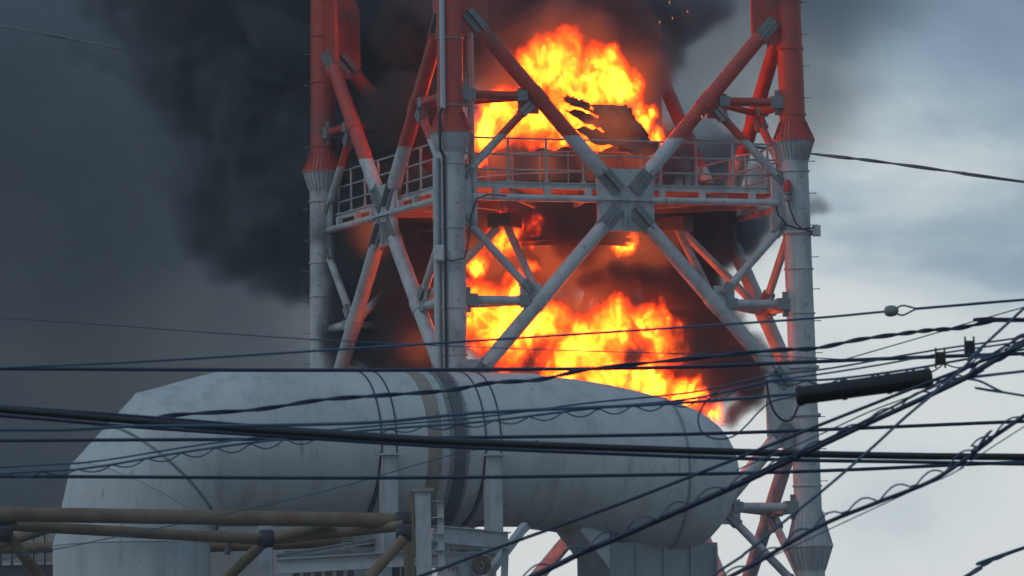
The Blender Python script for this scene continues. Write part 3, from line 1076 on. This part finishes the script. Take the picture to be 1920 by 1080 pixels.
tube(bm, cable_pts([(1716, 579), (1800, 572), (1860, 567), (1920, 562)], 40), 2.6 * mpp(40), 8)
link('tail_wire', bm, M_WIREB, o_)
cable('telephone_wire', 'hair-thin faint wire sagging across the left smoke', [(0, 596), (180, 608), (400, 624), (620, 638), (1000, 655), (1450, 668), (1584, 674)], 60, 2.2, M_WIREB)
twisted('twisted_cable', 'wavy twisted cable climbing over the duct to upper right', [(240, 792), (330, 778), (480, 768), (600, 750), (720, 741), (840, 732), (920, 718), (1010, 712), (1110, 692), (1300, 672), (1450, 657), (1530, 653), (1610, 637), (1690, 626), (1745, 619), (1800, 615), (1870, 600), (1920, 600)], 36, 8)
cable('trunk_cable', 'thick black trunk cable crossing the whole duct', [(0, 768), (250, 789), (540, 810), (860, 829), (1400, 848), (1700, 855), (1920, 857)], 34, 15, M_BLACK)
cable('trunk_cable', 'slim black cable just under the thick trunk cable', [(0, 779), (250, 800), (540, 819), (870, 839), (1400, 860), (1700, 866), (1920, 870)], 34.4, 8)
cable('trunk_cable', 'thin dark cable joining the trunk cable from upper left', [(0, 762), (250, 780), (540, 803), (860, 824), (1100, 834)], 34.2, 7)
cable('sleeve_cable', 'blue grey cable leading into the black splice sleeve', [(0, 806), (120, 806), (260, 799), (450, 798), (700, 792), (900, 774), (1250, 757), (1500, 738)], 33, 7, M_WIREB)
cable('power_cable', 'straight dark cable across the upper half of the duct', [(0, 826), (700, 822), (1240, 815), (1560, 805), (1920, 790)], 41, 7.5)
cable('power_cable', 'straight dark cable across the lower half of the duct', [(0, 893), (700, 896), (1240, 890), (1560, 882), (1920, 866)], 41.5, 7.5)
o_, pz = cable('looped_cable', 'cable with scalloped lashing loops crossing the elbow', [(0, 888), (160, 878), (330, 850), (480, 829), (700, 806), (900, 791), (1100, 767), (1300, 747), (1440, 716), (1560, 711), (1720, 690), (1920, 655)], 37, 5, M_WIREB)
hanger(o_, pz, 37, .034, .19, .0042, -1, 12)
cable('looped_cable', 'thin messenger wire just above the cable with loops', [(0, 876), (170, 866), (350, 838), (500, 818), (700, 799), (900, 782), (1100, 756), (1300, 735), (1440, 705), (1560, 690), (1720, 662), (1920, 632)], 37.2, 4, M_WIREB)
cable('diagonal_cable', 'upper of two parallel cables slanting under the domed end', [(760, 1090), (880, 1046), (1020, 996), (1180, 938), (1390, 856), (1537, 797), (1689, 737), (1800, 694), (1920, 648)], 30, 7)
o_, pz = cable('diagonal_cable', 'thick slanting cable with lashing loops over the domed end', [(960, 1098), (1086, 1038), (1180, 998), (1386, 907), (1530, 839), (1640, 788), (1760, 733), (1840, 693), (1920, 643)], 30.5, 11)
hanger(o_, pz, 30.5, .038, .17, .004, 1)
cable('diagonal_cable', 'thin wire slanting between the two parallel cables', [(1380, 882), (1530, 818), (1640, 768), (1760, 722), (1920, 636)], 30.2, 3, M_WIREB)
cable('diagonal_cable', 'black cable bundled along the thick slanting cable near the clamps', [(960, 1100), (1086, 1041), (1180, 1001), (1386, 910), (1530, 841), (1640, 789), (1760, 731), (1840, 690), (1920, 640)], 30.7, 8, M_BLACK)
cable('diagonal_cable', 'slim cable lashed on top of the bundle at the right edge', [(1390, 900), (1530, 833), (1640, 780), (1780, 707), (1850, 672), (1920, 628)], 30.4, 5)
cable('blue_cable', 'blue cable climbing steeply from under the duct to upper right', [(1310, 1095), (1400, 1035), (1480, 970), (1560, 905), (1640, 835), (1700, 780), (1790, 705), (1840, 655), (1920, 578)], 29, 6, M_WIREB)
o_, pz = cable('diagonal_cable', 'lowest slanting cable with lashing loops over the tower flange', [(1340, 1096), (1440, 1042), (1540, 985), (1640, 944), (1740, 905), (1800, 868), (1860, 823), (1920, 780)], 28, 9)
hanger(o_, pz, 28, .034, .15, .004, 1)
cable('diagonal_cable', 'thin wire below the lowest slanting cable', [(1430, 1052), (1560, 990), (1700, 925), (1800, 880), (1920, 800)], 28.2, 2.5, M_WIREB)
cable('service_wire', 'short blue wire dropping to the right edge', [(1760, 727), (1800, 712), (1835, 714), (1880, 735), (1920, 742)], 31, 5, M_WIREB)
cable('service_wire', 'blue wire running level from the clamp to the right edge', [(1755, 716), (1800, 709), (1860, 703), (1920, 696)], 31.4, 6, M_WIREB)
twisted('twisted_cable', 'wavy cable end in the bottom right corner', [(1780, 1098), (1815, 1078), (1850, 1056), (1890, 1038), (1920, 1027)], 33, 7, M_WIREB)
cable('service_wire', 'thin pale wire rising to the right above the sleeve', [(1584, 674), (1763, 622), (1920, 576)], 36, 2.6, M_WIREB)
cable('service_wire', 'thin wire over the sleeve ending at the clamps', [(1440, 714), (1535, 702), (1650, 684), (1760, 664), (1920, 640)], 35, 4, M_WIREB)
cable('service_wire', 'faint grey wire slanting across the elbow', [(0, 1050), (200, 1010), (400, 969), (620, 918), (860, 850), (1010, 826)], 52, 2.2, M_WIREB)
twisted('twisted_cable', 'distant twisted cable sloping down behind the tower', [(0, 48), (150, 77), (300, 106), (450, 134), (700, 168), (1100, 236), (1520, 288), (1640, 302), (1800, 324), (1920, 341)], 182, 6, M_SEAM)  # paler grey than the near cables, standing in for haze over the distance
cable('cable_loop', 'slack cable loop hanging in front of the domed end', [(1345, 735), (1322, 755), (1309, 785), (1318, 812), (1345, 823), (1375, 818), (1400, 797), (1425, 770), (1450, 752), (1500, 742)], 33.2, 3.5)
cable('cable_loop', 'slack cable loop hanging at the end of the splice sleeve', [(1437, 712), (1442, 745), (1452, 772), (1468, 788), (1484, 786), (1494, 768), (1500, 752)], 32.8, 4.5, M_BLACK)
sl = empty('splice_sleeve', at(1620, 724, 32.5), 'long black cable splice sleeve tilted beside the tower leg', 'sleeve')
bm = bmesh.new()
a, b = at(1492, 743, 32.5), at(1748, 708, 32.5)
d = (b - a)
dn = d.normalized()
tube(bm, [a, a + dn * .012, a + dn * .03, a + d * .5, b - dn * .03, b - dn * .01, b], [.036, .043, .044, .045, .046, .044, .036], 20)
link('casing', bm, M_BLACK, sl)
for s_ in (.03, .35, .68, .97):
    bm = bmesh.new()
    lathe(bm, a + d * s_, dn, [(-.012, .044), (-.012, .050), (.012, .050), (.012, .044)], 20, False)
    link('clamp_band', fixed(bm), M_BLACK, sl)
bm = bmesh.new()
sd_ = Vector((0, -1, 0))
obox(bm, a + d * .5 + sd_ * .045 + Z3 * .004, dn, sd_, dn.cross(sd_), d.length * .47, .006, .008)
link('closing_rib', fixed(bm), M_BLACK, sl)
for i, (x, y, lab) in enumerate(((1763, 672, 'dark cable clamp beside the splice sleeve end'), (1818, 651, 'rounded cable clamp on the wire near the right edge'))):
    e = empty('cable_clamp', at(x, y, 31.8), lab, 'clamp')
    c = at(x, y, 31.8)
    bm = bmesh.new()
    obox(bm, c, X3, Y3, Z3, .016, .014, .03)
    link('jaw', fixed(bm), M_BLACK, e, False)
    for s_ in (-1, 1):
        bm = bmesh.new()
        tube(bm, [c + X3 * (s_ * .022) - Z3 * .045, c + X3 * (s_ * .02) + Z3 * .05], .0055, 6)
        link('bolt', bm, M_DARK, e)
#@@
# ------------------------------------------------------------------ fire and smoke (volume grids grown from node fields)
def vol_object(name, blobs, lo, hi, voxel, mat, warp, ero, soft, blend=.25, stretch=(1, 1, 1), gain=1.0, seed=0.0, fine=None, step=3.0, billow=()):
    """Volume whose density is 1 inside a noisy union of blobs (centre, radius) and falls off over `soft` (in blob radii)."""
    ng = bpy.data.node_groups.new(name + '_field', 'GeometryNodeTree')
    ng.interface.new_socket('Geometry', in_out='INPUT', socket_type='NodeSocketGeometry')
    ng.interface.new_socket('Geometry', in_out='OUTPUT', socket_type='NodeSocketGeometry')
    N, L = ng.nodes, ng.links
    gi, go = N.new('NodeGroupInput'), N.new('NodeGroupOutput')
    pos = N.new('GeometryNodeInputPosition').outputs[0]
    def vm(op, a, b=None, scale=None):
        n_ = N.new('ShaderNodeVectorMath'); n_.operation = op
        for s, v in zip(n_.inputs, (a, b)):
            if v is None:
                continue
            if hasattr(v, 'is_output'):
                L.new(v, s)
            else:
                s.default_value = v
        if scale is not None:
            n_.inputs['Scale'].default_value = scale
        return n_.outputs['Value' if op in ('DISTANCE', 'LENGTH', 'DOT_PRODUCT') else 'Vector']
    def mth(op, *a, clamp=False):
        n_ = N.new('ShaderNodeMath'); n_.operation = op; n_.use_clamp = clamp
        for s, v in zip(n_.inputs, a):
            if hasattr(v, 'is_output'):
                L.new(v, s)
            else:
                s.default_value = v
        return n_.outputs[0]
    def nz(vec, scale, detail, rough, off=0.0, dist=0.0):
        n_ = N.new('ShaderNodeTexNoise'); n_.noise_dimensions = '3D'
        L.new(vm('ADD', vec, (seed + off, 3.1 * off, 1.7 * seed)), n_.inputs['Vector'])
        n_.inputs['Scale'].default_value = scale
        n_.inputs['Detail'].default_value = detail
        n_.inputs['Roughness'].default_value = rough
        n_.inputs['Distortion'].default_value = dist
        return n_
    p = pos
    for k, (sc_, amp, det) in enumerate(warp):
        st = vm('MULTIPLY', p, stretch)
        w = nz(st, sc_, det, .5, k * 7.3)
        c = vm('SUBTRACT', w.outputs['Color'], (.5, .5, .5))
        p = vm('ADD', p, vm('SCALE', c, scale=amp * 2))
    acc = None
    for c, r in blobs:
        if isinstance(r, tuple):
            dv = vm('MULTIPLY', vm('SUBTRACT', p, tuple(c)), (1 / r[0], 1 / r[1], 1 / r[2]))
            d = vm('LENGTH', dv)
        else:
            d = mth('DIVIDE', vm('DISTANCE', p, tuple(c)), r)
        acc = d if acc is None else mth('SMOOTH_MIN', acc, d, blend)
    val = mth('SUBTRACT', 1.0, acc)
    st = vm('MULTIPLY', pos, stretch)
    for k, (sc_, amp, det, rough) in enumerate(ero):
        n_ = nz(st, sc_, det, rough, 31 + k * 3.1, .4)
        val = mth('ADD', val, mth('MULTIPLY', mth('SUBTRACT', n_.outputs['Fac'], .5), amp))
    for k, (sc_, amp, det) in enumerate(billow):
        n_ = nz(p, sc_, det, .5, 55 + k * 4.7)
        ab = mth('ABSOLUTE', mth('SUBTRACT', n_.outputs['Fac'], .5))
        val = mth('ADD', val, mth('MULTIPLY', mth('SUBTRACT', ab, .10), amp * 4))
    mr = N.new('ShaderNodeMapRange')
    mr.interpolation_type = 'SMOOTHSTEP'
    L.new(val, mr.inputs['Value'])
    mr.inputs['From Min'].default_value = 0.0
    mr.inputs['From Max'].default_value = soft
    dens = mr.outputs[0]
    if fine:
        n_ = nz(vm('MULTIPLY', p, fine[4]), fine[0], fine[1], fine[2], 77, fine[3])
        m2 = N.new('ShaderNodeMapRange')
        L.new(n_.outputs['Fac'], m2.inputs['Value'])
        m2.inputs['From Min'].default_value = fine[5]
        m2.inputs['From Max'].default_value = fine[6]
        dens = mth('MULTIPLY', dens, mth('ADD', fine[7], mth('MULTIPLY', m2.outputs[0], 1 - fine[7])))
    if gain != 1.0:
        dens = mth('MULTIPLY', dens, gain)
    vc = N.new('GeometryNodeVolumeCube')
    L.new(dens, vc.inputs['Density'])
    vc.inputs['Min'].default_value = lo
    vc.inputs['Max'].default_value = hi
    for ax, a, b in zip('XYZ', lo, hi):
        vc.inputs['Resolution ' + ax].default_value = max(8, int((b - a) / voxel))
    sm = N.new('GeometryNodeSetMaterial')
    sm.inputs['Material'].default_value = mat
    L.new(vc.outputs[0], sm.inputs[0])
    L.new(sm.outputs[0], go.inputs[0])
    vd = bpy.data.volumes.new(name)
    ob = bpy.data.objects.new(name, vd)
    COL.objects.link(ob)
    vd.materials.append(mat)
    mat.cycles.volume_step_rate = step
    md = ob.modifiers.new('field', 'NODES')
    md.node_group = ng
    return ob

def pb(lst):
    """Blobs given as (photograph x, y, distance, radius in pixels[, y-depth factor])."""
    out = []
    for b in lst:
        r = b[3] * mpp(b[2])
        out.append((at(b[0], b[1], b[2]), r if len(b) < 5 else (r, r * b[4], r)))
    return out

def bounds(blobs, pad):
    rr = lambda r: max(r) if isinstance(r, tuple) else r
    lo = tuple(min(c[i] - rr(r) for c, r in blobs) - pad for i in range(3))
    hi = tuple(max(c[i] + rr(r) for c, r in blobs) + pad for i in range(3))
    return lo, hi

def smoke_mat(name, dens, col, aniso=0.0):
    mt = bpy.data.materials.new(name)
    mt.use_nodes = True
    N, L = mt.node_tree.nodes, mt.node_tree.links
    N.clear()
    o = N.new('ShaderNodeOutputMaterial')
    v = N.new('ShaderNodeVolumePrincipled')
    v.inputs['Color'].default_value = (*col, 1)
    v.inputs['Density'].default_value = dens
    v.inputs['Anisotropy'].default_value = aniso
    L.new(v.outputs[0], o.inputs['Volume'])
    return mt

def fire_mat(name, absorb, emis):
    mt = bpy.data.materials.new(name)
    mt.use_nodes = True
    N, L = mt.node_tree.nodes, mt.node_tree.links
    N.clear()
    o = N.new('ShaderNodeOutputMaterial')
    v = N.new('ShaderNodeVolumePrincipled')
    v.inputs['Color'].default_value = (.02, .016, .012, 1)
    v.inputs['Density'].default_value = absorb
    at_ = N.new('ShaderNodeAttribute'); at_.attribute_name = 'density'
    pw = N.new('ShaderNodeMath'); pw.operation = 'POWER'
    L.new(at_.outputs['Fac'], pw.inputs[0]); pw.inputs[1].default_value = 2.8
    ml = N.new('ShaderNodeMath'); ml.operation = 'MULTIPLY'
    L.new(pw.outputs[0], ml.inputs[0]); ml.inputs[1].default_value = emis
    L.new(ml.outputs[0], v.inputs['Emission Strength'])
    rp = N.new('ShaderNodeValToRGB')
    rp.color_ramp.elements[0].position = .05
    rp.color_ramp.elements[0].color = (1.0, .035, .002, 1)
    rp.color_ramp.elements[1].position = .95
    rp.color_ramp.elements[1].color = (1.0, .18, .010, 1)
    e = rp.color_ramp.elements.new(.5)
    e.color = (1.0, .075, .003, 1)
    L.new(at_.outputs['Fac'], rp.inputs[0])
    L.new(rp.outputs[0], v.inputs['Emission Color'])
    L.new(v.outputs[0], o.inputs['Volume'])
    return mt

fire_blobs = pb([
    (1050, 125, 164.3, 90), (1115, 150, 164.3, 88), (1165, 170, 164.4, 60), (1010, 125, 164.3, 70), (950, 215, 164.3, 75), (920, 245, 164.2, 55), (1000, 225, 164.2, 70),
    (1080, 205, 164.4, 85), (1200, 225, 164.1, 42), (1224, 265, 164.1, 30), (1130, 245, 164.6, 60), (902, 300, 163.7, 20), (1040, 255, 164.3, 50),
    (895, 580, 163.9, 85), (940, 630, 164, 85), (965, 570, 164, 75), (1020, 610, 164.2, 75), (1100, 650, 164.3, 90), (1150, 600, 164.3, 68), (1225, 612, 164.4, 58),
    (1060, 700, 164.1, 75), (1140, 715, 164.1, 75), (1215, 725, 164.1, 70), (1285, 740, 164.1, 58), (1335, 770, 164.1, 36), (1250, 650, 164.3, 55),
    (940, 440, 164, 55), (995, 430, 164, 45), (1065, 424, 164.2, 26), (900, 490, 164, 32), (1000, 500, 164.1, 26), (1165, 455, 164.6, 34)])
lo, hi = bounds(fire_blobs, .4)
fire = vol_object('fire', fire_blobs, lo, hi, .038, fire_mat('flame', 5.5, 400.0), [(.9, .4, 2), (2.4, .26, 4)], [(1.5, 1.35, 7, .68)], .8,
                  .2, (1, 1, .6), 1.0, 2.0, (2.3, 8, .70, 1.4, (1, .7, .7), .38, .63, .14), 1.3)
tag(fire, 'orange fire burning inside the tower', 'fire', kind='stuff')

def glow_mat(name, dens, col, emis):
    mt = smoke_mat(name, dens, col)
    N, L = mt.node_tree.nodes, mt.node_tree.links
    v = next(n for n in N if n.type == 'PRINCIPLED_VOLUME')
    at_ = N.new('ShaderNodeAttribute'); at_.attribute_name = 'density'
    ml = N.new('ShaderNodeMath'); ml.operation = 'MULTIPLY'
    L.new(at_.outputs['Fac'], ml.inputs[0]); ml.inputs[1].default_value = emis
    L.new(ml.outputs[0], v.inputs['Emission Strength'])
    v.inputs['Emission Color'].default_value = (1.0, .20, .055, 1)  # orange emission stands in for firelight scattered in the smoke
    return mt
glow_blobs = pb([(1060, 130, 164.8, 150), (1150, 170, 164.8, 115), (960, 190, 164.8, 120), (1225, 240, 164.6, 60), (930, 300, 162.2, 52), (1020, 310, 162.0, 52), (1120, 315, 162.0, 52), (1210, 310, 162.3, 48),
                 (930, 470, 164.6, 90), (1040, 480, 164.6, 100), (1150, 470, 164.4, 95), (1230, 470, 164.6, 75), (1100, 600, 164.8, 120), (980, 610, 164.6, 120), (1200, 640, 164.6, 80), (1130, 700, 164.6, 100), (1290, 745, 164.4, 50), (1150, 235, 161.9, 70), (1180, 450, 163.3, 60),
                 (780, 650, 165.5, 50), (700, 430, 165.5, 60)])
lo, hi = bounds(glow_blobs, .3)
glow = vol_object('firelit_smoke', glow_blobs, lo, hi, .09, glow_mat('firelit_soot', .55, (.20, .14, .11), .32), [(.6, .5, 2), (2.0, .15, 3)], [(.9, .9, 5, .6)], .9, .25, seed=3.3, step=2.5)  # sooty haze whose firelit look is built in as emission
tag(glow, 'dull orange firelit smoke round the flames', 'smoke', kind='stuff')

def beh(lst):
    return [(x, y, 168.9 + r * mpp(170) * .8, r) for x, y, r in lst]
smoke_blobs = pb(beh([(450, 120, 230), (420, 330, 165), (490, 440, 125), (330, 80, 160), (560, 250, 210), (700, 80, 210), (850, -60, 250), (650, 400, 160), (700, 560, 130), (760, 650, 90),
                      (600, -220, 300), (300, -170, 300), (900, -300, 300), (1000, 20, 220), (560, 480, 110)])
                 + [(1000, 0, 167.5, 190), (1110, 50, 167.5, 170), (1190, 110, 167.8, 110), (1250, 60, 168, 95), (1290, 20, 168.5, 80),
                    (1400, 420, 167.5, 80), 
                    (1060, 460, 166.5, 110), (960, 520, 166.5, 90), (930, 620, 168, 120), (1040, 640, 168, 130), (1150, 640, 168, 130), (1250, 660, 168, 110), (1320, 720, 167.5, 70), (1100, 740, 167.5, 90), (960, 720, 167.5, 90), (1518, 392, 168.2, 30), (1543, 388, 168, 26),
                    (1000, 300, 168.6, 120), (1120, 300, 168.6, 120), (1220, 300, 168.6, 90), (1000, 470, 168.3, 120), (900, 400, 168.5, 110), (1100, 420, 168.6, 130), (1200, 400, 168.4, 100),
                    (1010, 530, 168.5, 110), (1330, 300, 169.6, 80), (1410, 330, 169.4, 55), (1370, 450, 168, 75), (960, 400, 169, 120)])
lo, hi = bounds(smoke_blobs, .6)
smoke = vol_object('smoke', smoke_blobs, lo, hi, .13, smoke_mat('soot_smoke', 2.6, (.36, .395, .44), .25), [(.35, .9, 2), (1.0, .35, 3)], [(1.2, .35, 5, .55)], .5, .25, step=3.0, billow=((.45, .45, 1), (1.1, .28, 1)))
tag(smoke, 'black smoke plume rolling out of the tower', 'smoke', kind='stuff')

def far(lst, Y):
    return [(x, y, Y, r) for x, y, r in lst]
bank_blobs = pb(far([(-300, 150, 700), (100, 480, 520), (200, 850, 480), (-150, 950, 600), (520, 760, 330), (420, 560, 350), (480, 1060, 340), (250, 60, 520), (620, 200, 400), (700, 560, 220), (700, -200, 500), (570, 1100, 280), (700, 960, 220)], 206))
lo, hi = bounds(bank_blobs, 1.0)
lo = (lo[0], lo[1], max(lo[2], .2))
bank = vol_object('smoke_bank', bank_blobs, lo, hi, .5, smoke_mat('thin_smoke', .40, (.70, .75, .80), .2), [(.09, 2.6, 2), (.3, 1.0, 3)], [(.25, .5, 4, .55)], .6, .25, seed=5.0, step=3.0)
tag(bank, 'grey smoke drifting low behind the plant', 'smoke', kind='stuff')

veil_blobs = pb(far([(1380, 60, 300), (1300, 280, 240), (1480, -60, 330), (1520, 200, 170), (1400, 430, 140), (1200, 0, 400)], 196))
lo, hi = bounds(veil_blobs, 1.0)
veil = vol_object('smoke_veil', veil_blobs, lo, hi, .35, smoke_mat('veil_smoke', .36, (.42, .48, .54), .2), [(.12, 1.6, 2), (.4, .6, 3)], [(.3, .6, 4, .55)], .9, .3, seed=9.0, step=3.0)
tag(veil, 'thin grey smoke veil beside the tower top', 'smoke', kind='stuff')

soot_blobs = pb([(1300, 560, 167.6, 95), (1345, 650, 167.4, 90), (1250, 525, 165.8, 75), (1150, 525, 165.5, 70), (1320, 430, 166.5, 95), (1230, 440, 166.8, 90), (1110, 530, 162.7, 30), (1160, 522, 162.7, 40), (1210, 535, 162.7, 50), (1270, 555, 162.9, 64, .5),
                 (1330, 620, 162.9, 70, .45), (1370, 690, 162.9, 62, .45), (1400, 728, 163.1, 48, .5), (1056, 628, 162.4, 30), (1300, 690, 165.8, 50), (1005, 668, 162.3, 30), (1090, 470, 163.2, 40), (1180, 668, 162.5, 24), (985, 480, 163.0, 26),
                 (1280, 650, 163.2, 42), (1050, 450, 163.6, 40), (1385, 770, 163.6, 24), (1385, 690, 168.2, 75), (1400, 730, 163.6, 40),
                 (735, 110, 169.6, 90), (770, 60, 168.4, 95), (775, 220, 166.8, 95), (705, 300, 168.3, 95), (760, 380, 166.4, 95), (690, 470, 167.8, 110), (770, 520, 166.2, 90), (690, 620, 167.9, 105), (775, 650, 166.3, 80), (640, 520, 168.8, 80)])
lo, hi = bounds(soot_blobs, .4)
soot = vol_object('black_smoke', soot_blobs, lo, hi, .075, smoke_mat('black_soot', 4.5, (.17, .165, .165), .1), [(.7, .7, 2), (2.0, .3, 4)], [(1.5, 1.2, 6, .62)], .6, .25, seed=6.1, step=2.5)
tag(soot, 'thick black smoke filling the tower bays around the flames', 'smoke', kind='stuff')

# glowing scraps falling above the fire
mt, N, L, bs = new_mat('ember')
bs.inputs['Base Color'].default_value = (.05, .02, .01, 1)
bs.inputs['Emission Color'].default_value = (1.0, .35, .08, 1)
bs.inputs['Emission Strength'].default_value = .9
for x, y, lab in ((1255, 4, 'topmost glowing ember falling beside the upper flames'), (1261, 34, 'glowing ember just below the topmost one'), (1289, 22, 'rightmost of the high glowing embers'),
                  (1237, 42, 'leftmost of the high glowing embers'), (1316, 219, 'single low glowing ember beside the red strut')):
    bm = bmesh.new()
    bmesh.ops.create_icosphere(bm, subdivisions=1, radius=.016)
    for v in bm.verts:
        v.co = Vector((v.co.x * .8, v.co.y * .6, v.co.z * 2.4)) * random.uniform(.7, 1.3)
    o = link('falling_ember', bm, mt)
    o.location = at(x, y, 161.5)
    tag(o, lab, 'ember', 'falling embers')

# ------------------------------------------------------------------ hazy air between the street and the plant
bm = bmesh.new()
obox(bm, Vector((0, 120, 20)), X3, Y3, Z3, 120, 140, 21)
hz = link('haze', fixed(bm), smoke_mat('haze_air', .00045, (.86, .90, .94), .0), None, False)
tag(hz, kind='stuff')
